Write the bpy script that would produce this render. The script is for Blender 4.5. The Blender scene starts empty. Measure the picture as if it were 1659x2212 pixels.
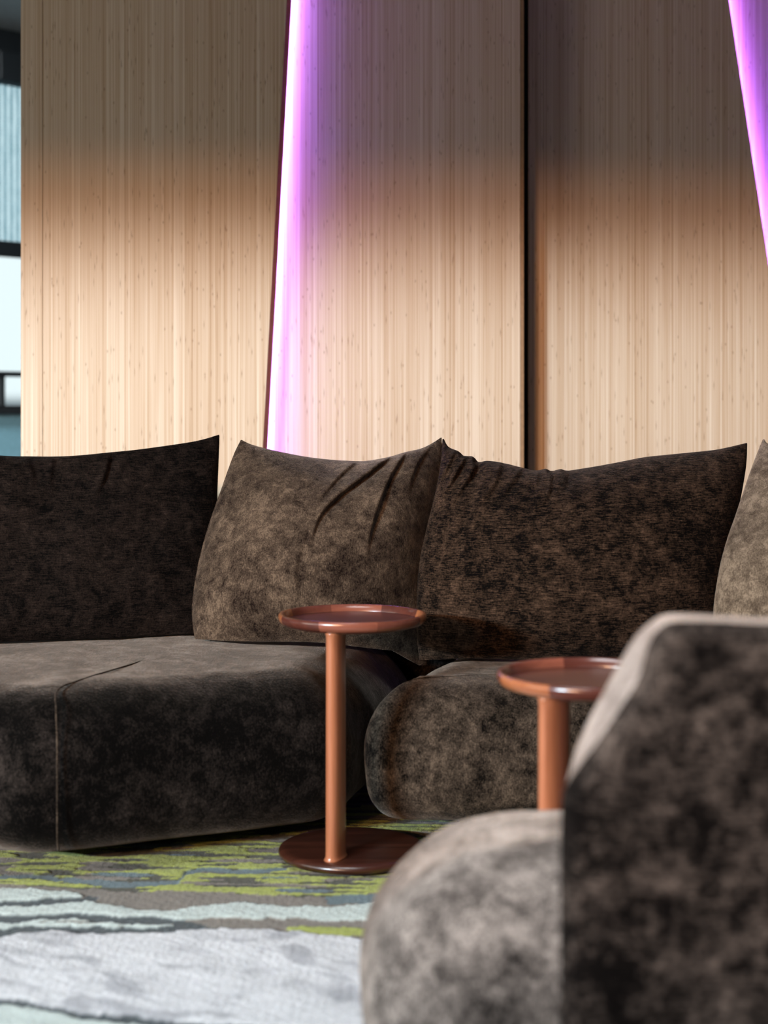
import bpy, math, random
import numpy as np
from mathutils import Vector
random.seed(3); rng = np.random.default_rng(5)
S = bpy.context.scene
C = S.collection
F = 3456.0                      # focal length in pixels of the 1659x2212 frame
CX, CY = 829.5, 878.0           # principal column, horizon row

# ------------------------------------------------------------------ camera
cam = bpy.data.cameras.new('camera'); camo = bpy.data.objects.new('camera', cam); C.objects.link(camo)
cam.lens = 50; cam.sensor_width = 32; cam.sensor_fit = 'AUTO'
cam.shift_y = -(1106 - CY) / 2212
cam.clip_start = .05; cam.clip_end = 400
camo.location = (0, 0, 1); camo.rotation_euler = (math.pi / 2, 0, 0)
cam.dof.use_dof = True; cam.dof.focus_distance = 4.08; cam.dof.aperture_fstop = 1.9
S.camera = camo

# ------------------------------------------------------------------ world, lamps, exposure
W = bpy.data.worlds.new('world'); S.world = W; W.use_nodes = True
wn = W.node_tree.nodes; wl = W.node_tree.links
bg = wn['Background']
tc = wn.new('ShaderNodeTexCoord'); sx = wn.new('ShaderNodeSeparateXYZ'); wl.new(tc.outputs['Generated'], sx.inputs[0])
cr = wn.new('ShaderNodeValToRGB'); wl.new(sx.outputs[2], cr.inputs[0]); wl.new(cr.outputs[0], bg.inputs[0])
cr.color_ramp.elements[0].position = 0.0; cr.color_ramp.elements[0].color = (.10, .13, .15, 1)
cr.color_ramp.elements[1].position = .008; cr.color_ramp.elements[1].color = (.92, .97, 1, 1)
bg.inputs[1].default_value = 1.2
S.view_settings.view_transform = 'Standard'; S.view_settings.look = 'None'
S.view_settings.gamma = 1; S.view_settings.use_curve_mapping = False
S.view_settings.exposure = 0.0
S.cycles.use_denoising = True
S.cycles.max_bounces = 6; S.cycles.diffuse_bounces = 4; S.cycles.transparent_max_bounces = 12

def area(name, loc, target, sx_, sy_, power, col, spread=180):
    l = bpy.data.lights.new(name, 'AREA'); l.shape = 'RECTANGLE'; l.size = sx_; l.size_y = sy_
    l.energy = power; l.color = col; l.spread = math.radians(spread)
    o = bpy.data.objects.new(name, l); C.objects.link(o); o.location = loc
    o.rotation_euler = (Vector(target) - Vector(loc)).to_track_quat('-Z', 'Y').to_euler()
    return o
# added strip lamps outside the unseen opening; its head cuts them off on the panelling
area('added_band_cool', (-5.5, -3.5, 2.365), (-.1, 4.9, 1.2), 1.5, .13, 1330, (.70, .88, 1))
area('added_band_warm', (-3.2, -3.5, 2.29), (.9, 4.9, 1.2), 1.4, .13, 390, (1, .50, .22))
# daylight from the tall windows at the left of the seating
area('window_daylight_left', (-5.6, 1.4, 1.4), (0, 3.2, .5), 2.6, 1.4, 80, (1, .92, .80))
# unseen top lamp added to brighten rug and seat tops, narrow spread spares walls
area('added_top_light', (-.5, 2.0, 2.86), (-.5, 2.15, 0), 1.4, 1.0, 28, (.92, .97, 1), 95)
area('added_corridor_light', (-1.6, 6.6, 2.86), (-1.6, 7.2, 0), .8, .8, 75, (.86, .95, 1))  # unseen lamp added to brighten the far window wall and ceiling

# ------------------------------------------------------------------ helpers
def P(px, py, Y): return ((px - CX) * Y / F, Y, 1 - (py - CY) * Y / F)
def tag(o, label=None, cat=None, group=None, kind=None):
    if label: o['label'] = label
    if cat: o['category'] = cat
    if group: o['group'] = group
    if kind: o['kind'] = kind
    return o
def empty(name, loc=(0, 0, 0)):
    o = bpy.data.objects.new(name, None); C.objects.link(o); o.location = loc; return o
def mesh_obj(name, verts, faces, mat, parent=None, smooth=True):
    me = bpy.data.meshes.new(name); me.from_pydata([tuple(v) for v in verts], [], [tuple(int(i) for i in f) for f in faces])
    me.materials.append(mat)
    if smooth: me.polygons.foreach_set('use_smooth', [True] * len(me.polygons))
    me.update()
    o = bpy.data.objects.new(name, me); C.objects.link(o)
    if parent:
        o.parent = parent; o.matrix_parent_inverse = parent.matrix_basis.inverted()
    return o
BOXF = [(0, 3, 2, 1), (4, 5, 6, 7), (0, 1, 5, 4), (1, 2, 6, 5), (2, 3, 7, 6), (3, 0, 4, 7)]
def prism(name, poly, y0, y1, mat, parent=None, bev=0):
    """polygon in x,z (counter-clockwise seen from -y) extruded from y0 to y1"""
    n = len(poly)
    v = [(x, y0, z) for x, z in poly] + [(x, y1, z) for x, z in poly]
    f = [tuple(range(n)), tuple(reversed(range(n, 2 * n)))] + [((i + 1) % n, i, n + i, n + (i + 1) % n) for i in range(n)]
    o = mesh_obj(name, v, f, mat, parent, smooth=False)
    if bev:
        m = o.modifiers.new('b', 'BEVEL'); m.width = bev; m.segments = 2; m.limit_method = 'ANGLE'
    return o
def box(name, x0, x1, y0, y1, z0, z1, mat, parent=None, bev=0):
    return prism(name, [(x0, z0), (x1, z0), (x1, z1), (x0, z1)], y0, y1, mat, parent, bev)
def box_frame(name, O, d, n, t0, t1, s0, s1, z0, z1, mat, parent=None, bev=0):
    """box in the frame of an oblique wall: t along d, s along n"""
    def q(t, s, z): return (O[0] + d[0] * t + n[0] * s, O[1] + d[1] * t + n[1] * s, z)
    v = [q(t0, s1, z0), q(t1, s1, z0), q(t1, s0, z0), q(t0, s0, z0), q(t0, s1, z1), q(t1, s1, z1), q(t1, s0, z1), q(t0, s0, z1)]
    o = mesh_obj(name, v, BOXF, mat, parent, smooth=False)
    if bev:
        m = o.modifiers.new('b', 'BEVEL'); m.width = bev; m.segments = 2; m.limit_method = 'ANGLE'
    return o
def catmull(pts, n, closed=False):
    p = np.array(pts, float); m = len(p)
    if closed: q = np.vstack([p[-1], p, p[0], p[1]]); segs = m
    else: q = np.vstack([2 * p[0] - p[1], p, 2 * p[-1] - p[-2]]); segs = m - 1
    out = []
    for i in range(segs):
        a, b, c, d = q[i], q[i + 1], q[i + 2], q[i + 3]
        t = np.linspace(0, 1, 24, endpoint=False)[:, None]
        out.append(.5 * ((2 * b) + (c - a) * t + (2 * a - 5 * b + 4 * c - d) * t ** 2 + (3 * b - a - 3 * c + d) * t ** 3))
    out = np.vstack(out)
    out = np.vstack([out, p[0] if closed else p[-1]])
    L = np.r_[0, np.cumsum(np.linalg.norm(np.diff(out, axis=0), axis=1))]
    s = np.linspace(0, L[-1], n, endpoint=not closed) if np.isscalar(n) else np.asarray(n) * L[-1]
    return np.stack([np.interp(s, L, out[:, k]) for k in range(out.shape[1])], 1)
WD = rng.normal(size=(14, 3)); WP = rng.uniform(0, 6.28, 14)
def lumps(v, freq, seed=0):
    out = np.zeros(len(v))
    for k in range(14):
        f = freq * (.5 + 1.4 * ((k * 7 + seed * 3) % 14) / 14)
        d = WD[(k + seed) % 14]; d = d / np.linalg.norm(d)
        out += np.sin(v @ d * f + WP[(k + 2 * seed) % 14] + seed)
    return out / 4.0

# ------------------------------------------------------------------ materials
class M:
    def __init__(s, name):
        s.m = bpy.data.materials.new(name); s.m.use_nodes = True
        s.n = s.m.node_tree.nodes; s.l = s.m.node_tree.links
        s.b = s.n['Principled BSDF']; s.out = s.n['Material Output']
    def N(s, t, **kw):
        o = s.n.new('ShaderNode' + t)
        for k, v in kw.items(): setattr(o, k, v)
        return o
    def L(s, a, b): s.l.new(a, b)
    def co(s, scale=(1, 1, 1), rot=(0, 0, 0), src='Object'):
        t = s.N('TexCoord'); m = s.N('Mapping'); m.inputs['Scale'].default_value = scale; m.inputs['Rotation'].default_value = rot
        s.L(t.outputs[src], m.inputs[0]); return m.outputs[0]
    def noise(s, vec, scale, detail=3, rough=.5, dist=0):
        t = s.N('TexNoise'); s.L(vec, t.inputs['Vector']); t.inputs['Scale'].default_value = scale
        t.inputs['Detail'].default_value = detail; t.inputs['Roughness'].default_value = rough; t.inputs['Distortion'].default_value = dist
        return t.outputs['Fac']
    def ramp(s, fac, stops, interp='LINEAR'):
        r = s.N('ValToRGB'); r.color_ramp.interpolation = interp
        e = r.color_ramp.elements
        e[0].position, e[0].color = stops[0][0], (*stops[0][1], 1); e[1].position, e[1].color = stops[-1][0], (*stops[-1][1], 1)
        for p, c in stops[1:-1]: k = e.new(p); k.color = (*c, 1)
        s.L(fac, r.inputs[0]); return r.outputs[0]
    def mix(s, fac, a, b, mode='MIX'):
        m = s.N('Mix', data_type='RGBA', blend_type=mode)
        for i, x in ((0, fac), (6, a), (7, b)):
            if hasattr(x, 'links'): s.L(x, m.inputs[i])
            else: m.inputs[i].default_value = x if i == 0 else (*x, 1)
        return m.outputs[2]
    def math(s, op, a, b=None, c=None, clamp=False):
        m = s.N('Math', operation=op, use_clamp=clamp)
        for i, x in enumerate((a, b, c)):
            if x is None: continue
            if hasattr(x, 'links'): s.L(x, m.inputs[i])
            else: m.inputs[i].default_value = x
        return m.outputs[0]
    def bump(s, h, strength, dist):
        b = s.N('Bump'); b.inputs['Strength'].default_value = strength; b.inputs['Distance'].default_value = dist
        s.L(h, b.inputs['Height']); s.L(b.outputs[0], s.b.inputs['Normal'])
    def set(s, **kw):
        for k, v in kw.items():
            i = s.b.inputs[k.replace('_', ' ')]
            if hasattr(v, 'links'): s.L(v, i)
            else: i.default_value = (*v, 1) if isinstance(v, tuple) and len(v) == 3 else v
        return s

def plain(name, col, rough=.6, metallic=0., bump=.15, scale=60):
    m = M(name); v = m.co(); f = m.noise(v, scale, 4)
    c = m.ramp(f, [(.3, tuple(x * .85 for x in col)), (.7, tuple(min(1, x * 1.12) for x in col))])
    m.set(Base_Color=c, Roughness=rough, Metallic=metallic); m.bump(f, bump, .001)
    return m.m

def bamboo(name, seed=0., tone=1.):
    m = M(name)
    t = m.N('TexCoord'); sp = m.N('SeparateXYZ'); m.L(t.outputs['Object'], sp.inputs[0])
    x = m.math('ADD', sp.outputs[0], 7.3 + seed); z = sp.outputs[2]
    def strip(w, off):
        i = m.math('FLOOR', m.math('DIVIDE', m.math('ADD', x, off), w)); wn = m.N('TexWhiteNoise', noise_dimensions='1D'); m.L(i, wn.inputs['W'])
        return i, wn.outputs['Value']
    i1, r1 = strip(.0047, 0); i2, r2 = strip(.0031, .4)
    # long fibres
    def stretched(sx_, sz_, detail):
        cb = m.N('CombineXYZ'); m.L(m.math('MULTIPLY', x, sx_), cb.inputs[0]); m.L(m.math('MULTIPLY', z, sz_), cb.inputs[2])
        return m.noise(cb.outputs[0], 1, detail, .6)
    fib = stretched(560, 1.8, 3); broad = stretched(22, .5, 2); mid = stretched(150, 1.4, 3)
    v = m.math('ADD', m.math('MULTIPLY', r1, .17), m.math('MULTIPLY', r2, .17))
    v = m.math('ADD', v, m.math('MULTIPLY', fib, .62)); v = m.math('ADD', v, m.math('MULTIPLY', broad, .26)); v = m.math('ADD', v, m.math('MULTIPLY', mid, .34))
    k = tone
    col = m.ramp(v, [(.50, (.37 * k, .225 * k, .12 * k)), (.68, (.57 * k, .41 * k, .275 * k)), (.84, (.65 * k, .505 * k, .37 * k)), (1., (.76 * k, .63 * k, .49 * k))])
    # bamboo nodes: short dark dashes, one per strip and length
    def marks(idx, per, half, keep):
        rnd = m.N('TexWhiteNoise', noise_dimensions='1D'); m.L(m.math('ADD', idx, .37), rnd.inputs['W'])
        zz = m.math('ADD', m.math('DIVIDE', z, per), m.math('MULTIPLY', rnd.outputs['Value'], 9.))
        d = m.math('ABSOLUTE', m.math('SUBTRACT', m.math('FRACT', zz), .5))
        cb = m.N('CombineXYZ'); m.L(idx, cb.inputs[0]); m.L(m.math('FLOOR', zz), cb.inputs[1])
        k2 = m.N('TexWhiteNoise', noise_dimensions='3D'); m.L(cb.outputs[0], k2.inputs['Vector'])
        a = m.math('SUBTRACT', 1, m.math('DIVIDE', d, half), clamp=True)
        return m.math('MULTIPLY', a, m.math('GREATER_THAN', k2.outputs['Value'], keep))
    wob = m.noise(m.co((60, 60, 60)), 1, 2)
    mk = m.math('MULTIPLY', marks(i2, .52, .034, .55), m.math('MULTIPLY', wob, 1.5), clamp=True)
    mk2 = m.math('MULTIPLY', marks(i1, .75, .009, .6), .75)
    col = m.mix(m.math('MULTIPLY', m.math('MAXIMUM', mk, mk2), .55), col, (.20, .095, .04))
    m.set(Base_Color=col, Roughness=.55); m.b.inputs['Specular IOR Level'].default_value = .25
    m.bump(v, .12, .0006)
    return m.m

def velvet(name, dark, light, scale=16., bias=.5, weave='h', sheen=.6, patch=1.0, contrast=.16, thw=.45):
    m = M(name)
    v = m.co()
    big = m.noise(v, scale * .45, 3, .55, .3); med = m.noise(v, scale * 2.2, 6, .68, .5); fine = m.noise(v, scale * 16, 3, .7)
    th = m.noise(m.co((45, 45, 620) if weave == 'h' else (420, 420, 90)), 1, 3, .6)
    f = m.math('ADD', m.math('MULTIPLY', big, .55 * patch), m.math('MULTIPLY', med, .80))
    f = m.math('ADD', f, m.math('MULTIPLY', fine, .60)); f = m.math('ADD', f, m.math('MULTIPLY', th, thw))
    mid = (.55 * patch + .80 + .60 + thw) / 2 + (.5 - bias) * .5
    fn = m.math('MULTIPLY', m.math('ADD', m.math('SUBTRACT', f, mid), contrast), .5 / contrast, clamp=True)
    col = m.ramp(fn, [(0, dark), (.55, tuple((a * .62 + b * .38) for a, b in zip(dark, light))), (1, light)])
    m.set(Base_Color=col, Roughness=.85); m.b.inputs['Specular IOR Level'].default_value = .05
    m.b.inputs['Sheen Weight'].default_value = 1.; m.L(m.math('MULTIPLY_ADD', fn, .5 * sheen, .5 * sheen), m.b.inputs['Sheen Weight'])
    m.b.inputs['Sheen Roughness'].default_value = .32; m.b.inputs['Sheen Tint'].default_value = (.62, .52, .44, 1)
    h = m.math('ADD', m.math('MULTIPLY', f, .8), m.math('MULTIPLY', fine, .6)); m.bump(h, .55, .004)
    return m.m

def wood(name, a, b, rough=.28, axis=(2.5, 38, 38), rot=(0, 0, 0), coat=.25):
    m = M(name); v = m.co(axis, rot)
    n1 = m.noise(v, 1, 5, .6, .6); n2 = m.noise(m.co(tuple(k * 4 for k in axis), rot), 1, 3, .6)
    f = m.math('ADD', m.math('MULTIPLY', n1, .7), m.math('MULTIPLY', n2, .3))
    c = m.ramp(f, [(.3, a), (.5, tuple((p + q) / 2 for p, q in zip(a, b))), (.7, b)])
    m.set(Base_Color=c, Roughness=rough, Coat_Weight=coat, Coat_Roughness=.22); m.bump(n2, .06, .0005)
    return m.m

BAM = [bamboo('bamboo_panel_a', 0.), bamboo('bamboo_panel_b', 1.7), bamboo('bamboo_panel_c', 3.9), bamboo('bamboo_panel_d', 6.1)]
LIP = plain('red_brown_edge_lipping', (.50, .13, .08), .5)
LIPL = plain('tan_edge_lipping', (.30, .17, .085), .5)
BLACK = plain('black_metal', (.012, .014, .016), .45)
DARKG = plain('charcoal_backing', (.02, .02, .02), .8)
WHITEC = plain('grey_white_ceiling', (.42, .46, .48), .9)
PLASTER = plain('dark_plaster', (.13, .12, .11), .9)
TEAL = plain('blue_grey_paint', (.20, .40, .48), .7)
FLOORM = plain('dark_floor', (.08, .075, .07), .6)
GLASS = M('window_glass')
gt = GLASS.N('BsdfTransparent'); gg = GLASS.N('BsdfGlossy'); gg.inputs['Roughness'].default_value = .02; gm = GLASS.N('MixShader'); gm.inputs[0].default_value = .06
gt.inputs[0].default_value = (.93, .98, .98, 1)
GLASS.L(gt.outputs[0], gm.inputs[1]); GLASS.L(gg.outputs[0], gm.inputs[2]); GLASS.L(gm.outputs[0], GLASS.out.inputs[0]); GLASS = GLASS.m

# ------------------------------------------------------------------ the room
CEIL = 2.88
def slab(name, z0, z1, mat):
    pl = [(-6.2, -1.4), (3.2, -1.4), (3.2, 13.35), (2.9, 13.35), (-6.15, 3.75), (-6.2, 3.6)]
    n = len(pl); v = [(a, b, z0) for a, b in pl] + [(a, b, z1) for a, b in pl]
    o = mesh_obj(name, v, [tuple(reversed(range(n))), tuple(range(n, 2 * n))] + [(i, (i + 1) % n, n + (i + 1) % n, n + i) for i in range(n)], mat, smooth=False)
    o['kind'] = 'structure'; return o
slab('floor', -.20, -.014, FLOORM); slab('ceiling', CEIL, CEIL + .15, WHITEC)
box('wall_right', 3.0, 3.2, -1.4, 13.6, -.014, CEIL, PLASTER)['kind'] = 'structure'
box('wall_side', -6.2, -6.0, -1.4, 3.6, -.014, CEIL, PLASTER)['kind'] = 'structure'
# unseen wall behind the camera; its opening is shaped to cut the strip lamps
HEAD = 2.12
wf = box('wall_front', -6.0, 3.0, -1.4, -1.2, HEAD, CEIL, PLASTER); wf['kind'] = 'structure'
box('wall_piece', -6.0, 3.0, -1.4, -1.2, -.014, 1.42, PLASTER, wf)
box('wall_piece', -6.0, -5.7, -1.4, -1.2, 1.42, HEAD, PLASTER, wf)
box('wall_piece', 1.2, 3.0, -1.4, -1.2, 1.42, HEAD, PLASTER, wf)

# oblique window wall seen past the left end of the panelling
O = (-1.87, 8.0); D = (.686, .7276); NN = (.7276, -.686)
def wb(name, t0, t1, s0, s1, z0, z1, mat, parent=None, bev=0): return box_frame(name, O, D, NN, t0, t1, s0, s1, z0, z1, mat, parent, bev)
wlft = wb('wall_left', -6.0, 7.1, -.20, 0, -.014, .96, TEAL); wlft['kind'] = 'structure'
wb('wall_piece', -6.0, 7.1, -.20, 0, 2.74, CEIL, BLACK, wlft)
wb('wall_piece', -6.0, -3.05, -.20, 0, .96, 2.74, PLASTER, wlft)
wb('wall_piece', 3.05, 7.1, -.20, 0, .96, 2.74, PLASTER, wlft)
wb('window_sill', -3.05, 3.05, -.16, .05, .962, .985, BLACK, wlft, .004)
WV = -1
for k, (t0, t1) in enumerate(((-.16, 1.45), (-1.77, -.16), (1.45, 3.05), (-3.05, -1.77))):
    w = empty('window_%d' % (k + 1), (O[0] + D[0] * (t0 + t1) / 2, O[1] + D[1] * (t0 + t1) / 2, .985)); w['kind'] = 'structure'
    bpy.context.view_layer.update()
    fr = wb('window_frame', t0 - .012, t0 + .012, -.10, -.03, .985, 2.74, BLACK, w)
    wb('window_frame', t1 - .014, t1 - .0121, -.10, -.03, .985, 2.74, BLACK, w)
    wb('window_frame', t0 + .012, t1 - .014, -.10, -.03, .985, 1.005, BLACK, w)
    wb('window_frame', t0 + .012, t1 - .014, -.10, -.03, 2.70, 2.74, BLACK, w)
    wb('transom_rail', t0 + .012, t1 - .014, -.10, -.03, 1.150, 1.176, BLACK, w)
    if k == 0: wb('casement_post', -.022, -.002, -.09, -.04, 1.005, 1.150, BLACK, w)
    wb('pane', t0 + .012, t1 - .014, -.066, -.060, 1.176, 2.70, GLASS, w)
    wb('pane', t0 + .012, t1 - .014, -.066, -.060, 1.005, 1.150, GLASS, w)

BL = M('screen_blind_fabric')
tcB = BL.N('TexCoord'); dp = BL.N('VectorMath', operation='DOT_PRODUCT'); BL.L(tcB.outputs['Object'], dp.inputs[0]); dp.inputs[1].default_value = (D[0], D[1], 0)
st = BL.math('SINE', BL.math('MULTIPLY', dp.outputs['Value'], 2 * math.pi / .036))
spz = BL.N('SeparateXYZ'); BL.L(tcB.outputs['Object'], spz.inputs[0])
hz = BL.math('SINE', BL.math('MULTIPLY', spz.outputs[2], 2 * math.pi / .022))
nz = BL.noise(BL.co((40, 40, 12)), 1, 3)
f = BL.math('MULTIPLY_ADD', st, .22, .5); f = BL.math('MULTIPLY_ADD', hz, .07, f); f = BL.math('ADD', f, BL.math('MULTIPLY_ADD', nz, .4, -.2), clamp=True)
colB = BL.ramp(f, [(.15, (.35, .52, .57)), (.7, (.93, .98, 1))])
bt = BL.N('BsdfTranslucent'); bd = BL.N('BsdfDiffuse'); btr = BL.N('BsdfTransparent'); BL.L(colB, bt.inputs[0]); BL.L(colB, bd.inputs[0]); BL.L(colB, btr.inputs[0])
m1 = BL.N('MixShader'); m1.inputs[0].default_value = .2; BL.L(bt.outputs[0], m1.inputs[1]); BL.L(bd.outputs[0], m1.inputs[2])
m2 = BL.N('MixShader'); m2.inputs[0].default_value = .86; BL.L(m1.outputs[0], m2.inputs[1]); BL.L(btr.outputs[0], m2.inputs[2]); BL.L(m2.outputs[0], BL.out.inputs[0])
for k, (t0, t1, lab) in enumerate(((-.13, 1.42, 'half lowered pale striped screen blind in the window beside the bamboo panelling'),
                                  (-1.74, -.19, 'half lowered pale screen blind in the next window outward from the panelling'))):
    e = tag(empty('roller_blind', (O[0] + D[0] * (t0 + t1) / 2 + NN[0] * .03, O[1] + D[1] * (t0 + t1) / 2 + NN[1] * .03, 1.74)), lab, 'blind', 'roller blinds in the far windows')
    bpy.context.view_layer.update()
    wb('blind_cassette', t0, t1, .0, .11, 2.60, 2.75, BLACK, e, .01)
    wb('fabric', t0 + .01, t1 - .01, .028, .030, 1.80, 2.62, BL.m, e)
    wb('bottom_bar', t0 + .01, t1 - .01, .015, .045, 1.742, 1.822, BLACK, e, .006)

# distant buildings outside, low on the horizon
BLD = plain('hazy_blue_concrete', (.16, .20, .27), .9); BLG = plain('building_window_glass', (.05, .06, .08), .3)
for k, (t, s, w_, h, lab) in enumerate(((6, -60, 9, 1.35, 'hazy blue block on the skyline seen low in the far window'), (16.5, -66, 8, 1.75, 'taller hazy block at the right of the skyline in the far window'), (-8, -64, 11, 1.6, 'long hazy block at the left of the skyline beyond the far windows'))):
    cx_, cy_ = O[0] + D[0] * t + NN[0] * s, O[1] + D[1] * t + NN[1] * s
    e = tag(empty('building', (cx_, cy_, -12)), lab, 'building'); bpy.context.view_layer.update()
    wb('wall', t - w_ / 2, t + w_ / 2, s - 6, s, -12, h, BLD, e)
    wb('roof', t - w_ / 2 - .2, t + w_ / 2 + .2, s - 6.2, s + .2, h, h + .25, BLD, e)
    wb('plant_room', t - 1.2, t + 1.5, s - 4, s - 1, h + .25, h + .9, BLD, e)
    for r in range(2):
        for c in range(5):
            wb('window', t - w_ / 2 + .8 + c * 1.6, t - w_ / 2 + 1.8 + c * 1.6, s - .02, s + .05, h - 1.6 - r * 2.4, h - .5 - r * 2.4, BLG, e)
gnd = box('ground', -160, 160, 14.5, 200, -12.6, -12.1, plain('outside_ground', (.12, .14, .15), .9)); gnd['kind'] = 'structure'

# ------------------------------------------------------------------ bamboo panelling (partition)
wback = box('wall_back', -1.09, 3.0, 5.17, 5.30, -.014, CEIL, DARKG); wback['kind'] = 'structure'
def edge(Y, p0, p1):           # slanted edge: x as a function of z through two photo points at depth Y
    a, b = P(*p0, Y), P(*p1, Y)
    return lambda z: a[0] + (b[0] - a[0]) * (z - a[2]) / (b[2] - a[2])
YA, YB, YC, YD = 4.86, 4.95, 5.045, 5.115
xl = P(45, 500, YA)[0]; xs = P(92, 500, YA)[0]
e1 = edge(YA, (620, 0), (568, 965))
box('panel', xl, xs - .0006, YA, YA + .03, 0, CEIL, BAM[0], wback, .0008)
prism('panel', [(xs + .0006, 0), (e1(0), 0), (e1(CEIL), CEIL), (xs + .0006, CEIL)], YA, YA + .03, BAM[0], wback, .0008)
def lip(efun, Y, w, mat):
    x0, x1 = efun(0), efun(CEIL); t = .03
    v = []
    for x, z in ((x0, 0), (x1, CEIL)): v += [(x + .0003, Y, z), (x + w, Y + .022, z), (x + w, Y + t, z), (x + .0003, Y + t, z)]
    return mesh_obj('edge_strip', v, [(3, 2, 1, 0), (4, 5, 6, 7), (0, 1, 5, 4), (1, 2, 6, 5), (2, 3, 7, 6), (3, 0, 4, 7)], mat, wback, smooth=False)
lip(e1, YA, .0115, LIP)
# battens that carry the front layer
box('batten', xl + .01, xl + .06, YA + .03, 5.17, 0, CEIL, BAM[0], wback)
box('batten', -.62, -.57, YA + .03, YB, 0, CEIL, DARKG, wback)
x2 = P(1124, 500, YB)[0]; x2b = P(1132, 500, YB)[0]
box('panel', -.66, x2, YB, YB + .03, 0, CEIL, BAM[1], wback, .0008)
box('edge_strip', x2 + .0003, x2b, YB + .001, YB + .03, 0, CEIL, LIPL, wback, .001)
e3 = edge(YC, (1579, 0), (1657, 520))
x3 = P(1141, 500, YC + .03)[0]
prism('panel', [(x3, 0), (e3(0), 0), (e3(CEIL), CEIL), (x3, CEIL)], YC + .03, YC + .06, BAM[2], wback, .0008)
lip(e3, YC + .03, .006, LIP)
box('panel', .95, 2.98, YD + .022, 5.169, 0, CEIL, BAM[3], wback, .0008)

def led(name, efun, Y, inset, label, strength, col):
    m = M('led_glow_' + name); m.b.inputs['Base Color'].default_value = (0, 0, 0, 1)
    m.b.inputs['Emission Color'].default_value = (*col, 1); m.b.inputs['Emission Strength'].default_value = strength
    e = tag(empty('light_strip', (efun(1.5) - inset, Y, 0.02)), label, 'light'); bpy.context.view_layer.update()
    x0, x1 = efun(0.02) - inset, efun(CEIL - .02) - inset
    def bar(nm, a, b, c, d, mat):
        v = []
        for x, z in ((x0, .02), (x1, CEIL - .02)): v += [(x + a, c, z), (x + b, c, z), (x + b, d, z), (x + a, d, z)]
        return mesh_obj(nm, v, BOXF, mat, e, smooth=False)
    bar('diffuser', 0, .004, Y, Y + .012, m.m)
    bar('channel', -.006, -.0003, Y - .003, Y + .014, BLACK)
led('a', e1, YA + .068, -.002, 'purple light strip glowing behind the slanted edge of the left bamboo panel', 95, (.36, .17, 1.0))
led('b', e3, YC + .068, -.002, 'purple light strip glowing behind the slanted edge at the right end', 80, (.33, .12, 1.0))

# ------------------------------------------------------------------ rug: tufted, carved pile with wavy colour bands
def band(pts):                 # photo points on the floor -> Y as a function of x
    w = sorted((P(px, py, F / (py - CY))[0], F / (py - CY)) for px, py in pts)
    xs_, ys_ = np.array([a for a, _ in w]), np.array([b for _, b in w])
    return lambda x: np.interp(x, xs_, ys_)
gx = np.unique(np.r_[np.linspace(-2.6, -1.15, 50), np.arange(-1.15, .25, .0048), np.linspace(.25, 2.4, 60)])
gy = np.unique(np.r_[np.linspace(1.0, 2.5, 50), np.arange(2.5, 3.95, .0055), np.linspace(3.95, 4.7, 30)])
X, Y = np.meshgrid(gx, gy); x = X.ravel(); y = Y.ravel()
pv = np.stack([x, y, 0 * x], 1)
wob = .006 * lumps(pv, 55, 1) + .004 * lumps(pv, 140, 4); wob2 = .012 * lumps(pv, 30, 3)
xx = x + .3 * wob2; yy = y + wob
PAL = dict(white=(.73, .75, .78), mint=(.62, .72, .69), teal=(.025, .045, .055), beige=(.20, .175, .145), lime=(.38, .44, .06), bluegrey=(.10, .17, .20), brown=(.13, .11, .085), lime_shade=(.035, .036, .014))
col = np.tile(PAL['lime'], (len(x), 1)).astype(float); hgt = np.full(len(x), .0)
def paint(mask, c, h): col[mask] = PAL[c]; hgt[mask] = h
far = band([(0, 1850), (800, 1850)])
paint(lumps(pv * [.8, 3.6, 1], 26, 6) > .35, 'beige', -.002)
paint(lumps(pv * [.8, 4.2, 1], 30, 2) > .25, 'lime_shade', -.003)  # dark patches: shadow by the sofa put into the pile colour
paint(lumps(pv * [.6, 2.4, 1], 20, 9) > 1.35, 'bluegrey', -.002)
def between(lo, hi, x0=-9, x1=9, grow=0.): return (yy > band(lo)(xx) - grow) & (yy < band(hi)(xx) + grow) & (xx > x0) & (xx < x1)
Xp = lambda px, py: P(px, py, F / (py - CY))[0]
# from the back to the front (lo = nearer, hi = farther)
paint(between([(-300, 1892), (0, 1891), (100, 1893), (200, 1905), (300, 1908), (390, 1903), (400, 1884), (440, 1877), (520, 1880), (620, 1876)],
              [(-300, 1884), (0, 1883), (100, 1884), (200, 1894), (300, 1898), (390, 1893), (400, 1874), (440, 1866), (520, 1871), (620, 1868)], x1=Xp(620, 1870)), 'bluegrey', -.003)
beige_top = [(-300, 1900), (0, 1903), (150, 1910), (200, 1913), (260, 1919), (400, 1917), (500, 1921), (560, 1926), (700, 1931), (900, 1930)]
paint(yy < band(beige_top)(xx), 'beige', -.002)
pm_top = [(-300, 1950), (0, 1953), (100, 1948), (190, 1943), (230, 1950), (300, 1960), (400, 1960), (450, 1952), (530, 1944), (600, 1950), (700, 1955), (800, 1945), (1000, 1945)]
pm_bot = [(-300, 1990), (0, 1988), (200, 1984), (430, 1978), (490, 1978), (540, 1975), (620, 1980), (700, 1984), (800, 1982), (1000, 1980)]
paint(between([(705, 1944), (1000, 1944)], [(640, 1930), (700, 1927), (1000, 1922)], x0=Xp(705, 1940)), 'bluegrey', -.003)
paint(between([(-300, 1945), (0, 1945), (200, 1940)], [(-300, 1912), (0, 1914), (80, 1917), (150, 1921), (205, 1935)], x1=Xp(175, 1930)), 'mint', .002)
paint(between(pm_bot, pm_top), 'mint', .002)
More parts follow.
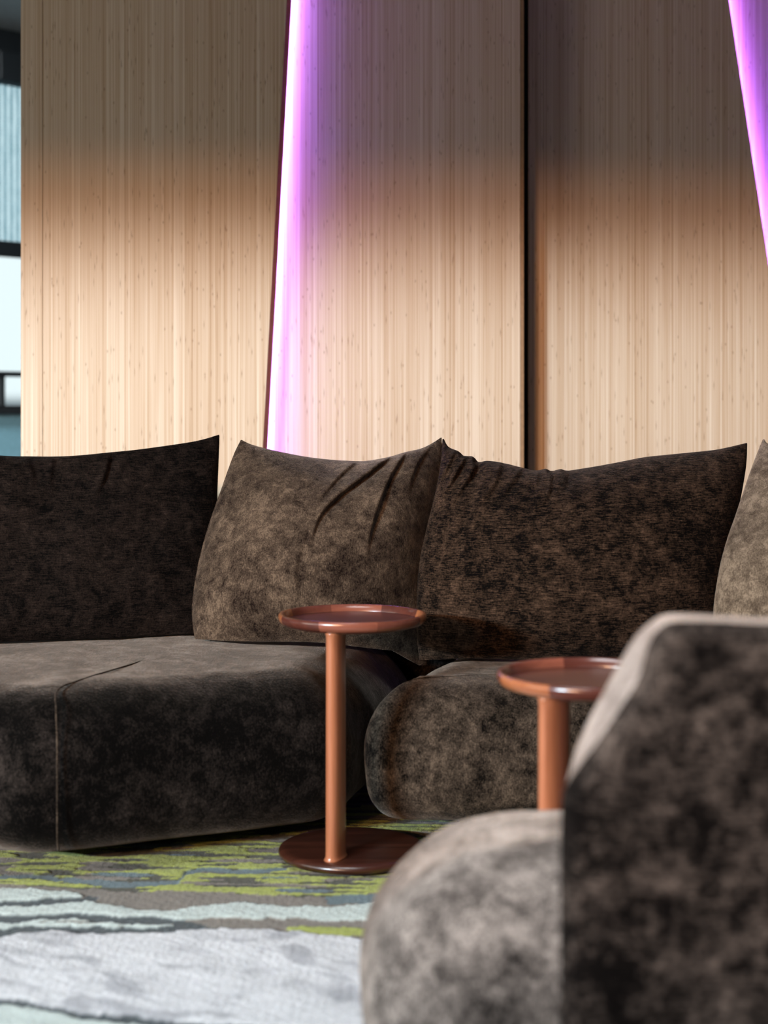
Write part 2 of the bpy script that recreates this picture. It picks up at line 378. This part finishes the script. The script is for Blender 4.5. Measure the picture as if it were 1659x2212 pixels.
paint(between([(-300, 1954), (0, 1953), (60, 1949), (130, 1943), (200, 1940)], [(-300, 1944), (0, 1944), (60, 1940), (130, 1935), (200, 1930)], x1=Xp(207, 1935), grow=.006), 'teal', -.004)
paint(between([(420, 2004), (560, 2006), (700, 2012), (1000, 2020)], [(420, 1992), (640, 1995), (800, 1997), (1000, 1997)], x0=Xp(620, 2005)), 'lime', .001)
white_top = [(-300, 2016), (0, 2021), (50, 2012), (110, 2007), (200, 2012), (280, 2014), (350, 2011), (440, 2004), (560, 2004), (640, 2010), (720, 2018), (800, 2026), (1000, 2040)]
t2 = between([(-300, 1987), (0, 1988), (80, 1982), (160, 1980), (250, 1985), (340, 1990), (440, 1996)], [(-300, 1972), (0, 1974), (80, 1970), (160, 1967), (250, 1972), (340, 1976), (440, 1986)], x1=Xp(440, 1990), grow=.004)
paint(between([(-300, 1998), (0, 2000), (380, 1997)], [(-300, 1984), (0, 1986), (380, 1990)], x1=Xp(380, 1990)), 'mint', .001)
paint(t2, 'teal', -.004)
paint(between([(-300, 2016), (0, 2021), (50, 2014), (110, 2008), (200, 2012), (300, 2014), (400, 2006), (475, 2004)], [(-300, 1996), (0, 2000), (100, 1993), (200, 1997), (300, 1999), (400, 1993), (475, 1998)], x1=Xp(475, 2000), grow=.004), 'teal', -.004)
paint(yy < band(white_top)(xx), 'white', .004)
bot = [(-400, 2130), (0, 2154), (60, 2160), (130, 2170), (200, 2184), (270, 2192), (400, 2203), (600, 2214), (1000, 2240)]
paint(yy < band(bot)(xx), 'teal', -.003)
bot2 = [(a, b + 15) for a, b in bot]
paint(yy < band(bot2)(xx), 'mint', .001)
paint(yy < band([(a, b + 70) for a, b in bot])(xx), 'beige', .0)
wz = (hgt == .004)
sh_ = np.stack([x + .5 * y + .03 * lumps(pv, 22, 12), y * .75 - .3 * x + .03 * lumps(pv, 25, 13), 0 * x], 1)
g = .8 * lumps(sh_, 26, 5) + .7 * lumps(sh_ * [1, 1.3, 1], 55, 8) + .4 * lumps(sh_, 120, 1)
k = np.clip((g - .2) / .9, 0, 1)[:, None] * .60
col[wz] = (col * (1 - k) + np.array([.26, .27, .31]) * k)[wz]
col *= (1 + .07 * lumps(pv, 90, 7))[:, None]
z = -.005 + hgt + .0008 * lumps(pv, 300, 2)
nx, ny = len(gx), len(gy)
idx = np.arange(nx * ny).reshape(ny, nx)
fc = np.stack([idx[:-1, :-1], idx[:-1, 1:], idx[1:, 1:], idx[1:, :-1]], -1).reshape(-1, 4)
verts = np.stack([x, y, z], 1)
rim = np.r_[idx[0, :], idx[1:, -1], idx[-1, -2::-1], idx[-2:0:-1, 0]]
nb = len(verts); low = verts[rim].copy(); low[:, 2] = -.0138; verts = np.vstack([verts, low])
sk = [(rim[(i + 1) % len(rim)], rim[i], nb + i, nb + (i + 1) % len(rim)) for i in range(len(rim))]
RM = M('tufted_rug_pile'); at = RM.N('Attribute', attribute_name='tuft'); fz = RM.noise(RM.co((1, 1, 1)), 260, 4, .7); fz2 = RM.noise(RM.co(), 70, 3, .6)
cc = RM.mix(RM.ramp(fz, [(.35, (0, 0, 0)), (.7, (.5, .5, .5))]), at.outputs['Color'], (.0, .0, .0), 'MIX')
RM.set(Base_Color=cc, Roughness=.95, Sheen_Weight=.25); RM.b.inputs['Specular IOR Level'].default_value = .05
RM.bump(RM.math('ADD', fz, RM.math('MULTIPLY', fz2, .8)), .8, .006)
rug = mesh_obj('rug', verts, np.vstack([fc, np.array(sk)]), RM.m)
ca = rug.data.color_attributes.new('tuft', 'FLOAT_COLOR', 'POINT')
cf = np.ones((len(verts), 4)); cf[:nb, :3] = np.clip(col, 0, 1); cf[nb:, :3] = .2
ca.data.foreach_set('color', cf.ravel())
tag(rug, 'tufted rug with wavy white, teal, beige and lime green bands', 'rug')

# ------------------------------------------------------------------ upholstery shapes
def rings_mesh(name, rings, mat, parent, cap=True):
    n = len(rings[0]); V = np.vstack(rings); Fc = []
    for r in range(len(rings) - 1):
        a = r * n + np.arange(n); b = r * n + (np.arange(n) + 1) % n
        Fc.append(np.stack([a, b, b + n, a + n], 1))
    Fc = [tuple(q) for q in np.vstack(Fc)]
    if cap:
        Fc.append(tuple(reversed(range(n)))); Fc.append(tuple((len(rings) - 1) * n + i for i in range(n)))
    return mesh_obj(name, V, Fc, mat, parent)

def seat_pad(name, outline, profile, mat, parent, dome=.012, n=300, lump=.003, seed=0, topfun=None):
    o = catmull(outline, n, closed=True)
    if np.cross(np.roll(o, -1, 0) - o, np.roll(o, -2, 0) - o).sum() < 0: o = o[::-1]
    t = np.roll(o, -1, 0) - np.roll(o, 1, 0); t /= np.linalg.norm(t, axis=1)[:, None]
    nrm = np.stack([-t[:, 1], t[:, 0]], 1)           # inward for counter-clockwise
    for _ in range(30): nrm = (np.roll(nrm, 1, 0) + nrm * 2 + np.roll(nrm, -1, 0)) / 4
    nrm /= np.linalg.norm(nrm, axis=1)[:, None]
    pr = catmull(profile, 46)
    rings = [np.c_[o + nrm * off, np.full(n, zz)] for off, zz in pr]
    last = rings[-1]; c = last.mean(0); steps = np.linspace(0, 1, 26)[1:]
    for s in steps:
        q = last.copy(); k = 1 - s * .985
        q[:, :2] = c[:2] + (last[:, :2] - c[:2]) * k; q[:, 2] = last[0, 2] + dome * (1 - k * k)
        rings.append(q)
    first = rings[0]; under = []
    for s in (.9, .5): q = first.copy(); q[:, :2] = c[:2] + (first[:, :2] - c[:2]) * (1 - s); under.append(q)
    rings = under + rings
    R = np.vstack(rings); d = lumps(R, 16, seed) * lump + lumps(R, 45, seed + 3) * lump * .35
    R[:, 2] += d * np.clip((R[:, 2] - .07) / .1, 0, 1)
    cen = R[:, :2] - c[:2]; cen /= (np.linalg.norm(cen, axis=1)[:, None] + 1e-6); R[:, :2] += cen * (lumps(R, 20, seed + 5) * lump)[:, None]
    if topfun is not None: R = topfun(R)
    rings = np.split(R, len(rings))
    return rings_mesh(name, rings, mat, parent), o

def plinth(parent, outline, inset, z1, mat=BLACK):
    o = catmull(outline, 60, closed=True); c = o.mean(0); d = o - c; L = np.linalg.norm(d, axis=1)[:, None]
    q = c + d * (1 - inset / L)
    if np.cross(np.roll(q, -1, 0) - q, np.roll(q, -2, 0) - q).sum() < 0: q = q[::-1]
    return rings_mesh('plinth', [np.c_[q, np.full(60, 0.004)], np.c_[q, np.full(60, z1)]], mat, parent)

def tube(name, pts, r, mat, parent, k=8):
    p = np.array(pts, float); t = np.gradient(p, axis=0); t /= np.linalg.norm(t, axis=1)[:, None] + 1e-9
    up = np.array([.3, .1, .95]); a = np.cross(t, up); a /= np.linalg.norm(a, axis=1)[:, None] + 1e-9; b = np.cross(t, a)
    rings = [np.array([p[i] + r * (math.cos(2 * math.pi * j / k) * a[i] + math.sin(2 * math.pi * j / k) * b[i]) for j in range(k)]) for i in range(len(p))]
    return rings_mesh(name, rings, mat, parent)

def cushion(top, bottom, left, right, T, mat, parent_name, label, group, folds=(), Tb=.5, exps=(.5, .5), seed=0, nu=230, nv=200, lump=.004, rest=None):
    """top/bottom run left to right, left/right run bottom to top; points are (px, py, depth)"""
    def cv(s, n): return catmull([P(*q) for q in s], n)
    su = .5 - .5 * np.cos(np.pi * np.linspace(0, 1, nu)); sv = .5 - .5 * np.cos(np.pi * np.linspace(0, 1, nv))
    su = .6 * su + .4 * np.linspace(0, 1, nu); sv = .6 * sv + .4 * np.linspace(0, 1, nv)
    ct, cb, cl, cr_ = cv(top, su), cv(bottom, su), cv(left, sv), cv(right, sv)
    U, V_ = np.meshgrid(su, sv); U3, V3 = U[..., None], V_[..., None]
    Sf = (1 - V3) * cb[None] + V3 * ct[None] + (1 - U3) * cl[:, None] + U3 * cr_[:, None] \
        - ((1 - U3) * (1 - V3) * cb[0] + U3 * (1 - V3) * cb[-1] + (1 - U3) * V3 * ct[0] + U3 * V3 * ct[-1])
    du = np.gradient(Sf, axis=1); dv = np.gradient(Sf, axis=0); n = np.cross(du, dv); n /= np.linalg.norm(n, axis=2)[..., None] + 1e-9
    n = n * .0 + n.reshape(-1, 3).mean(0); n /= np.linalg.norm(n, axis=2)[..., None]
    if n[0, 0, 1] > 0: n = -n
    h = (4 * U * (1 - U)) ** exps[0] * (4 * V_ * (1 - V_)) ** exps[1]
    h = h * (1 + .18 * (.5 - V_))                       # fuller towards the seat
    lum = lumps(Sf.reshape(-1, 3), 18, seed).reshape(U.shape) * lump + lumps(Sf.reshape(-1, 3), 60, seed + 4).reshape(U.shape) * lump * .3
    front = Sf + n * (h * T + lum * np.minimum(1, 4 * h))[..., None]
    # folds pressed into the cloth, given as photo polylines
    pxm = CX + front[..., 0] / front[..., 1] * F; pym = CY + (1 - front[..., 2]) / front[..., 1] * F
    disp = np.zeros(U.shape)
    for pts, wd, dep, side in folds:
        dep = dep * 1.35
        c = catmull(pts, 60); best = np.full(U.shape, 1e9); sg = np.zeros(U.shape); ss = np.zeros(U.shape)
        for i in range(59):
            ax, ay = c[i]; bx, by = c[i + 1]; ex, ey = bx - ax, by - ay; LL = ex * ex + ey * ey
            tt = np.clip(((pxm - ax) * ex + (pym - ay) * ey) / LL, 0, 1)
            qx, qy = pxm - ax - tt * ex, pym - ay - tt * ey; dd = np.hypot(qx, qy); cr2 = ex * qy - ey * qx
            m_ = dd < best; best[m_] = dd[m_]; sg[m_] = np.sign(cr2[m_]); ss[m_] = (i + tt[m_]) / 59
        tap = np.clip(np.minimum(ss * 6 + .25, (1 - ss) * 2.2), 0, 1); sd = best * sg * side
        disp += tap * dep * (.55 * (1 + np.tanh(sd / (.35 * wd))) * np.exp(-np.maximum(sd, 0) / (2.6 * wd)) - .45 * (1 - np.tanh(sd / (.35 * wd))) * np.exp(np.minimum(sd, 0) / (1.6 * wd)))
    front = front + n * (disp * np.minimum(1, 2.5 * h + .15))[..., None]
    back = Sf - n * (h * T * Tb)[..., None]
    for g_ in (Sf, front, back): g_[..., 2] = np.maximum(g_[..., 2], rest(g_[..., 0]))
    cb = Sf[0]; cl = Sf[:, 0]; cr_ = Sf[:, -1]
    e = tag(empty('back_cushion', tuple(cb[nu // 2])), label, 'cushion', group); bpy.context.view_layer.update()
    a = np.arange(nu * nv).reshape(nv, nu); bidx = a + nu * nv
    bidx[0, :] = a[0, :]; bidx[-1, :] = a[-1, :]; bidx[:, 0] = a[:, 0]; bidx[:, -1] = a[:, -1]
    f1 = np.stack([a[:-1, :-1], a[:-1, 1:], a[1:, 1:], a[1:, :-1]], -1).reshape(-1, 4)
    f2 = np.stack([bidx[:-1, :-1], bidx[1:, :-1], bidx[1:, 1:], bidx[:-1, 1:]], -1).reshape(-1, 4)
    front[0], front[-1], front[:, 0], front[:, -1] = Sf[0], Sf[-1], Sf[:, 0], Sf[:, -1]
    mesh_obj('cover', np.vstack([front.reshape(-1, 3), back.reshape(-1, 3)]), np.vstack([f1, f2]), mat, e)
    loop = np.vstack([cl[:-1], ct[:-1], cr_[::-1]])
    tube('seam', loop[::2], .0016, mat, e, 6)
    return e

V_D1 = velvet('velvet_dark_brown_a', (.001, .0007, .0006), (.040, .026, .020), 15, .30, 'h', .02, patch=.6, thw=.8, contrast=.26)
V_L2 = velvet('velvet_mid_brown_b', (.008, .004, .003), (.150, .102, .068), 18, .47, 'v', .5, contrast=.22)
V_D3 = velvet('velvet_dark_brown_c', (.0015, .0008, .0006), (.105, .060, .037), 14, .27, 'h', .14, patch=.6, thw=.85, contrast=.22)
V_L4 = velvet('velvet_light_brown_d', (.04, .027, .018), (.22, .165, .115), 19, .62, 'v', .4, contrast=.2)
V_S1 = velvet('velvet_seat_brown_a', (.0006, .0004, .0003), (.027, .021, .018), 12, .28, 'v', .75, contrast=.17)
V_S2 = velvet('velvet_seat_brown_b', (.003, .002, .0015), (.105, .076, .054), 15, .42, 'v', .4, contrast=.2)
V_F1 = velvet('velvet_seat_grey_brown', (.006, .005, .0045), (.25, .22, .20), 10, .53, 'v', .8, contrast=.2)
V_F3 = velvet('velvet_lit_grey_brown', (.10, .08, .07), (.36, .31, .28), 9, .58, 'v', .7, contrast=.2)  # paler copy of the back velvet, light on its side put into the colour
V_F2 = velvet('velvet_back_grey_brown', (.0025, .0018, .0016), (.135, .105, .088), 9, .25, 'h', .12, contrast=.17)

PROF = [(.20, .045), (.10, .046), (.045, .062), (.012, .105), (0, .17), (0, .235), (.012, .295), (.045, .345), (.09, .378), (.14, .394)]
# left section of the sofa
s1 = tag(empty('sofa_section', (-.75, 3.95, 0)), 'dark brown velvet sofa seat with rounded front corner at the left', 'sofa', 'brown velvet sofa sections'); bpy.context.view_layer.update()
out1 = [(-.705, 3.335), (-.45, 3.445), (-.22, 3.55), (-.105, 3.62), (-.055, 3.75), (.0, 3.99), (.05, 4.2), (.02, 4.39), (-.5, 4.52), (-1.2, 4.50), (-1.75, 4.3), (-1.82, 3.95), (-1.5, 3.62), (-1.15, 3.48), (-.85, 3.365)]
def drop1(R):
    R = R.copy(); s = np.clip((R[:, 0] + .22) / .36, 0, 1); s = s * s * (3 - 2 * s)
    R[:, 2] -= s * .045 * np.clip((R[:, 2] - .1) / .25, 0, 1)
    return R
seatmesh, o1 = seat_pad('seat', out1, PROF, V_S1, s1, seed=1, topfun=drop1, dome=.016)
plinth(s1, out1, .34, .046)
def back_roll(parent, p0, p1, zt, mat):
    (xa, ya), (xb, yb) = p0, p1
    d = np.array([xb - xa, yb - ya]); L = np.linalg.norm(d); d /= L; nn = np.array([-d[1], d[0]])
    prof = catmull([(-.05, .06), (-.062, .15), (-.062, .45), (-.05, zt - .04), (0, zt), (.05, zt - .04), (.062, .45), (.062, .15), (.05, .06)], 40, closed=True)
    rings = []
    for t, k in [(0, .3), (.012, .75), (.04, 1)] + [(q, 1) for q in np.linspace(.1, L - .1, 12)] + [(L - .04, 1), (L - .012, .75), (L, .3)]:
        c = np.array([xa, ya]) + d * t
        rings.append(np.array([(c[0] + nn[0] * s * k, c[1] + nn[1] * s * k, .35 + (z - .35) * (.93 + .07 * k)) for s, z in prof]))
    return rings_mesh('low_back', rings, mat, parent)
back_roll(s1, (-1.75, 4.40), (.20, 4.475), .64, V_S1)
# corner seam of the cover: down the rounded corner and back across the top
sp_ = [(-.700, 3.435, .392), (-.690, 3.366, .362), (-.682, 3.337, .305), (-.680, 3.328, .235), (-.680, 3.328, .17), (-.682, 3.340, .10), (-.685, 3.366, .065)]
tube('seam', catmull([(-.50, 3.95, .404), (-.58, 3.72, .403), (-.66, 3.53, .400)] + sp_, 60), .0018, V_S2, s1)
# middle section
s2 = tag(empty('sofa_section', (.75, 3.95, 0)), 'brown velvet sofa seat with rounded end behind the side tables', 'sofa', 'brown velvet sofa sections'); bpy.context.view_layer.update()
out2 = [(-.045, 3.70), (.0, 3.625), (.12, 3.60), (.5, 3.59), (.95, 3.56), (1.4, 3.43), (1.75, 3.28), (1.95, 3.45), (2.0, 3.9), (1.75, 4.3), (1.3, 4.46), (.7, 4.5), (.32, 4.48), (.19, 4.38), (.125, 4.16), (.025, 3.88)]
PROF2 = [(.20, .045), (.10, .046), (.045, .062), (.012, .105), (0, .17), (0, .225), (.014, .275), (.04, .318), (.085, .354), (.14, .370)]
seat_pad('seat', out2, PROF2, V_S2, s2, seed=4, dome=.010)
plinth(s2, out2, .24, .046)
back_roll(s2, (.22, 4.47), (1.75, 4.38), .64, V_S2)

GR = 'brown velvet back cushions of the sofa'
cushion(top=[(-330, 955, 4.05), (-150, 972, 4.06), (0, 985, 4.1), (70, 987, 4.13), (130, 987, 4.15), (180, 984, 4.16), (240, 978, 4.18), (300, 972, 4.2), (400, 958, 4.24), (440, 950, 4.26), (473, 940, 4.28)],
        bottom=[(-300, 1400, 3.86), (0, 1392, 3.96), (250, 1391, 4.05), (430, 1396, 4.12)],
        left=[(-300, 1400, 3.86), (-360, 1200, 3.95), (-330, 955, 4.05)],
        right=[(430, 1396, 4.12), (462, 1300, 4.15), (467, 1180, 4.2), (468, 1080, 4.24), (471, 1000, 4.26), (473, 940, 4.28)],
        T=.085, mat=V_D1, parent_name='', rest=lambda x: .418 + 0 * x, label='very dark brown velvet back cushion at the left end of the sofa', group=GR, exps=(.45, .5), seed=2,
        folds=[([(240, 978), (228, 1030), (205, 1080)], 9, .006, 1), ([(60, 985), (75, 1030), (70, 1060)], 10, .004, 1), ([(120, 985), (112, 1040), (125, 1060)], 9, .004, 1)])
cushion(top=[(521, 951, 4.22), (545, 962, 4.22), (600, 976, 4.21), (660, 988, 4.2), (720, 995, 4.2), (780, 998, 4.19), (830, 991, 4.19), (875, 978, 4.2), (910, 970, 4.22), (935, 958, 4.24), (953, 946, 4.25)],
        bottom=[(424, 1398, 4.0), (560, 1402, 3.98), (750, 1412, 4.02), (900, 1445, 4.11), (925, 1455, 4.13)],
        left=[(424, 1398, 4.0), (416, 1320, 4.02), (425, 1240, 4.05), (447, 1150, 4.1), (478, 1060, 4.15), (505, 985, 4.2), (521, 951, 4.22)],
        right=[(925, 1455, 4.13), (935, 1300, 4.18), (945, 1150, 4.22), (955, 1020, 4.24), (953, 946, 4.25)],
        T=.16, Tb=.35, mat=V_L2, parent_name='', rest=lambda x: .419 - .045 * (lambda s: s * s * (3 - 2 * s))(np.clip((x + .22) / .36, 0, 1)) - .04 * np.clip((x - .02) / .07, 0, 1), label='brown velvet back cushion with deep diagonal folds, behind the round side table', group=GR, exps=(.58, .55), seed=5,
        folds=[([(850, 985), (790, 1030), (730, 1075), (690, 1120), (668, 1190)], 9, .014, 1), ([(880, 975), (845, 1030), (820, 1090), (800, 1160), (795, 1220)], 10, .012, 1),
               ([(770, 1000), (735, 1030), (700, 1070), (680, 1100)], 8, .006, 1), ([(935, 962), (900, 1010), (880, 1080)], 10, .006, 1), ([(655, 1180), (640, 1240), (650, 1300)], 16, .004, 1), ([(470, 1270), (500, 1280)], 9, .004, 1)])
cushion(top=[(957, 948, 4.15), (968, 966, 4.13), (990, 976, 4.12), (1002, 986, 4.12), (1022, 988, 4.12), (1034, 1000, 4.12), (1055, 998, 4.11), (1090, 1004, 4.11), (1125, 1014, 4.1), (1150, 1020, 4.1), (1163, 1022, 4.1), (1180, 1018, 4.1), (1192, 1023, 4.1), (1212, 1018, 4.1), (1225, 1021, 4.1), (1260, 1016, 4.1), (1320, 1006, 4.1), (1400, 991, 4.1), (1480, 981, 4.09), (1550, 972, 4.08), (1613, 958, 4.08)],
        bottom=[(908, 1440, 3.95), (1050, 1432, 3.91), (1300, 1432, 3.86), (1545, 1436, 3.85)],
        left=[(908, 1440, 3.95), (901, 1350, 3.98), (904, 1240, 4.02), (918, 1160, 4.06), (940, 1070, 4.09), (952, 1005, 4.12), (957, 948, 4.15)],
        right=[(1545, 1436, 3.85), (1552, 1300, 3.9), (1572, 1200, 3.95), (1596, 1090, 4.0), (1610, 1010, 4.05), (1613, 958, 4.08)],
        T=.165, Tb=.2, mat=V_D3, parent_name='', rest=lambda x: .386 - .012 * np.clip((.20 - x) / .12, 0, 1), label='dark brown velvet back cushion with gathered top edge, in front of the panel joint', group=GR, exps=(.5, .55), seed=8,
        folds=[([(985, 975), (970, 1010), (948, 1050)], 6, .008, 1), ([(1010, 986), (985, 1030), (955, 1080)], 6, .009, 1), ([(1038, 998), (1005, 1050), (975, 1095)], 7, .008, 1),
               ([(1085, 1004), (1070, 1050), (1030, 1100)], 9, .006, 1), ([(1130, 1014), (1105, 1050), (1075, 1090)], 8, .005, 1), ([(1165, 1022), (1160, 1060)], 8, .006, 1), ([(1193, 1022), (1188, 1065), (1170, 1100)], 7, .007, 1), ([(1225, 1020), (1222, 1060)], 8, .005, 1)])
cushion(top=[(1649, 949, 4.0), (1665, 962, 3.98), (1750, 985, 3.95), (1900, 995, 3.88), (2050, 985, 3.8), (2180, 950, 3.72)],
        bottom=[(1548, 1436, 3.78), (1700, 1450, 3.72), (1900, 1470, 3.66), (2120, 1490, 3.58)],
        left=[(1548, 1436, 3.78), (1541, 1340, 3.8), (1552, 1250, 3.83), (1572, 1170, 3.87), (1600, 1085, 3.92), (1625, 1010, 3.96), (1649, 949, 4.0)],
        right=[(2120, 1490, 3.58), (2160, 1200, 3.64), (2180, 950, 3.72)],
        T=.13, mat=V_L4, parent_name='', rest=lambda x: .387 + 0 * x, label='lighter brown velvet back cushion cut by the right edge of the photo', group=GR, exps=(.45, .5), seed=11, nu=160, nv=140)

# ------------------------------------------------------------------ side tables
WD_T = wood('reddish_walnut_tray', (.05, .014, .009), (.12, .036, .020), .34)
WD_P = wood('orange_walnut_post', (.24, .078, .034), (.40, .15, .072), .28, (60, 60, 3), coat=.3)
WD_B = wood('shaded_walnut_base', (.016, .005, .003), (.060, .018, .010), .30)  # walnut darkened: shade under the seat is put into the colour
RIMS = [wood('walnut_rim_%d' % i, a, b, .22) for i, (a, b) in enumerate((((.14, .042, .026), (.24, .075, .044)), ((.05, .014, .010), (.10, .028, .018)), ((.22, .068, .026), (.34, .12, .048)), ((.10, .028, .018), (.16, .05, .03))))]
def lathe(name, prof, mat, parent, loc, n=128, a0=0, a1=2 * math.pi, closed=True):
    pr = np.array(prof); m_ = n if closed else n + 1
    ang = a0 + (a1 - a0) * np.arange(m_) / n
    V, Fc = [], []
    for a in ang:
        for r, zz in pr: V.append((loc[0] + r * math.cos(a), loc[1] + r * math.sin(a), loc[2] + zz))
    k = len(pr)
    for i in range(n):
        j = (i + 1) % m_
        for q in range(k - 1): Fc.append((i * k + q, j * k + q, j * k + q + 1, i * k + q + 1))
    if not closed:        # ring segment with a closed section
        Fc = []
        for i in range(n):
            for q in range(k): Fc.append((i * k + q, (i + 1) * k + q, (i + 1) * k + (q + 1) % k, i * k + (q + 1) % k))
    return mesh_obj(name, V, Fc, mat, parent)
def side_table(x, y, ang, label, rot0):
    e = tag(empty('side_table', (x, y, 0)), label, 'table', 'round walnut side tables'); bpy.context.view_layer.update()
    R = .165; c = (x, y, 0)
    base = [(0.0001, .001), (R - .02, .001), (R - .006, .004), (R - .001, .010), (R, .014), (R - .003, .020), (R - .010, .0235), (R - .02, .0245), (.0001, .0245)]
    lathe('base', base, WD_B, e, c)
    T0 = .513
    tray = [(.0001, T0), (R - .026, T0), (R - .016, T0 + .003), (R - .0165, T0 + .0125), (R - .03, T0 + .0125), (.0001, T0 + .0125)]
    lathe('tray', tray, WD_T, e, c)
    # rim built from curved staves of different tone
    sec = [(R - .016, T0 + .003), (R - .008, T0 + .006), (R - .002, T0 + .012), (R, T0 + .019), (R - .001, T0 + .0255), (R - .003, T0 + .0275), (R - .008, T0 + .0278), (R - .011, T0 + .0265), (R - .0135, T0 + .018), (R - .0162, T0 + .0125)]
    cuts = np.linspace(0, 2 * math.pi, 9) + rot0
    for i in range(8): lathe('rim_segment', sec, RIMS[(i * 3 + 1) % 4], e, c, 20, cuts[i], cuts[i + 1], closed=False)
    # blade-like post, flared foot and head, set near the edge
    px_, py_ = x + .105 * math.cos(ang), y + .105 * math.sin(ang)
    rings = []
    for zz in np.r_[np.linspace(.0245, .036, 5), np.linspace(.05, .496, 24), np.linspace(.503, T0, 4)]:
        fl = .004 * math.exp(-(zz - .0245) / .004) + .003 * math.exp(-(T0 - zz) / .004)
        k = (zz - .0245) / (T0 - .0245)
        a = .0385 - .0035 * k + fl; b = .0178 + fl
        th = np.linspace(0, 2 * math.pi, 48, endpoint=False); ex = .92
        u = a * np.sign(np.cos(th)) * np.abs(np.cos(th)) ** ex; v = b * np.sign(np.sin(th)) * np.abs(np.sin(th)) ** ex
        rings.append(np.c_[px_ + u * math.cos(ang) - v * math.sin(ang), py_ + u * math.sin(ang) + v * math.cos(ang), np.full(48, zz)])
    rings_mesh('post', rings, WD_P, e)
side_table(-.070, 3.56, math.radians(251), 'round walnut side table with slim post, standing whole in front of the sofa', .35)
side_table(.360, 2.77, math.radians(226), 'round walnut side table half hidden behind the blurred seat back', 1.0)

# ------------------------------------------------------------------ foreground lounge seat, seen from behind
lc = tag(empty('lounge_seat', (.6, 2.3, 0)), 'blurred grey-brown velvet lounge seat nearest the camera, its slanted back at the right edge', 'sofa'); bpy.context.view_layer.update()
outf = [(-.035, 2.28), (-.02, 2.16), (.05, 2.09), (.2, 2.065), (.6, 2.06), (1.0, 2.07), (1.25, 2.15), (1.3, 2.35), (1.2, 2.55), (.9, 2.61), (.5, 2.615), (.22, 2.59), (.07, 2.52), (-.01, 2.42)]
PROFF = [(.16, .045), (.08, .046), (.035, .062), (.008, .105), (0, .17), (.002, .225), (.018, .28), (.05, .325), (.095, .358), (.14, .378)]
seat_pad('seat', outf, PROFF, V_F1, lc, seed=7, dome=.026, lump=.004)
plinth(lc, outf, .14, .05)
A = [(1216, 2480), (1216, 2212), (1214, 1950), (1216, 1760), (1226, 1700), (1290, 1610), (1345, 1530), (1384, 1465), (1400, 1405), (1425, 1362), (1475, 1345), (1700, 1352), (2100, 1360), (2300, 1370), (2380, 1440), (2400, 1700), (2400, 2100), (2380, 2600), (2200, 2630), (1700, 2630), (1260, 2630)]
B = [(1222, 2300), (1222, 2080), (1221, 1880), (1222, 1720), (1236, 1625), (1262, 1560), (1298, 1490), (1334, 1425), (1366, 1372), (1400, 1340), (1450, 1322), (1650, 1330), (1985, 1335), (2150, 1340), (2240, 1390), (2255, 1620), (2255, 1980), (2240, 2420), (2080, 2440), (1620, 2440), (1240, 2440)]
nR = 260
def ringpx(pts, Yd):
    w = [P(a, b, Yd) for a, b in pts]; L = catmull([(q[0], q[2]) for q in w], nR, closed=True); return L
rA, rB = ringpx(A, 1.90), ringpx(B, 2.05)
def inset(r, d):
    t = np.roll(r, -1, 0) - np.roll(r, 1, 0); t /= np.linalg.norm(t, axis=1)[:, None]; nn = np.stack([t[:, 1], -t[:, 0]], 1)
    c = r.mean(0)
    if ((c - r) * nn).sum() < 0: nn = -nn
    for _ in range(12): nn = (np.roll(nn, 1, 0) + nn * 2 + np.roll(nn, -1, 0)) / 4
    return r + nn * d
rings = []
c0 = rA.mean(0); 
for s in (.97, .8, .6, .4, .25, .12): q = inset(rA, .022); q = c0 + (q - c0) * (1 - s); rings.append(np.c_[q[:, 0], np.full(nR, 1.878), q[:, 1]])
for d, yv in ((.018, 1.879), (.012, 1.882), (.006, 1.888), (.002, 1.896), (0, 1.905)): q = inset(rA, d); rings.append(np.c_[q[:, 0], np.full(nR, yv), q[:, 1]])
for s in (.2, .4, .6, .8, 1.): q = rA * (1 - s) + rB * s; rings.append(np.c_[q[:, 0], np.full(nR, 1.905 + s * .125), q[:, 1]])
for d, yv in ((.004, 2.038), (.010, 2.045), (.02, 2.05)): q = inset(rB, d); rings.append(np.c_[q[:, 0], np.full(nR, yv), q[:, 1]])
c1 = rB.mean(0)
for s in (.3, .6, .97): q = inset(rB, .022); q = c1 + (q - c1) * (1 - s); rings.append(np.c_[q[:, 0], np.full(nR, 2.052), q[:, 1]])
rings_mesh('backrest', rings[:11], V_F2, lc, cap=False); rings_mesh('cushion_face', rings[10:], V_F3, lc, cap=False)  # side face takes the paler velvet, light from the left painted in
tube('seam', np.vstack([rings[10], rings[10][:1]]), .0015, V_F2, lc, 6)
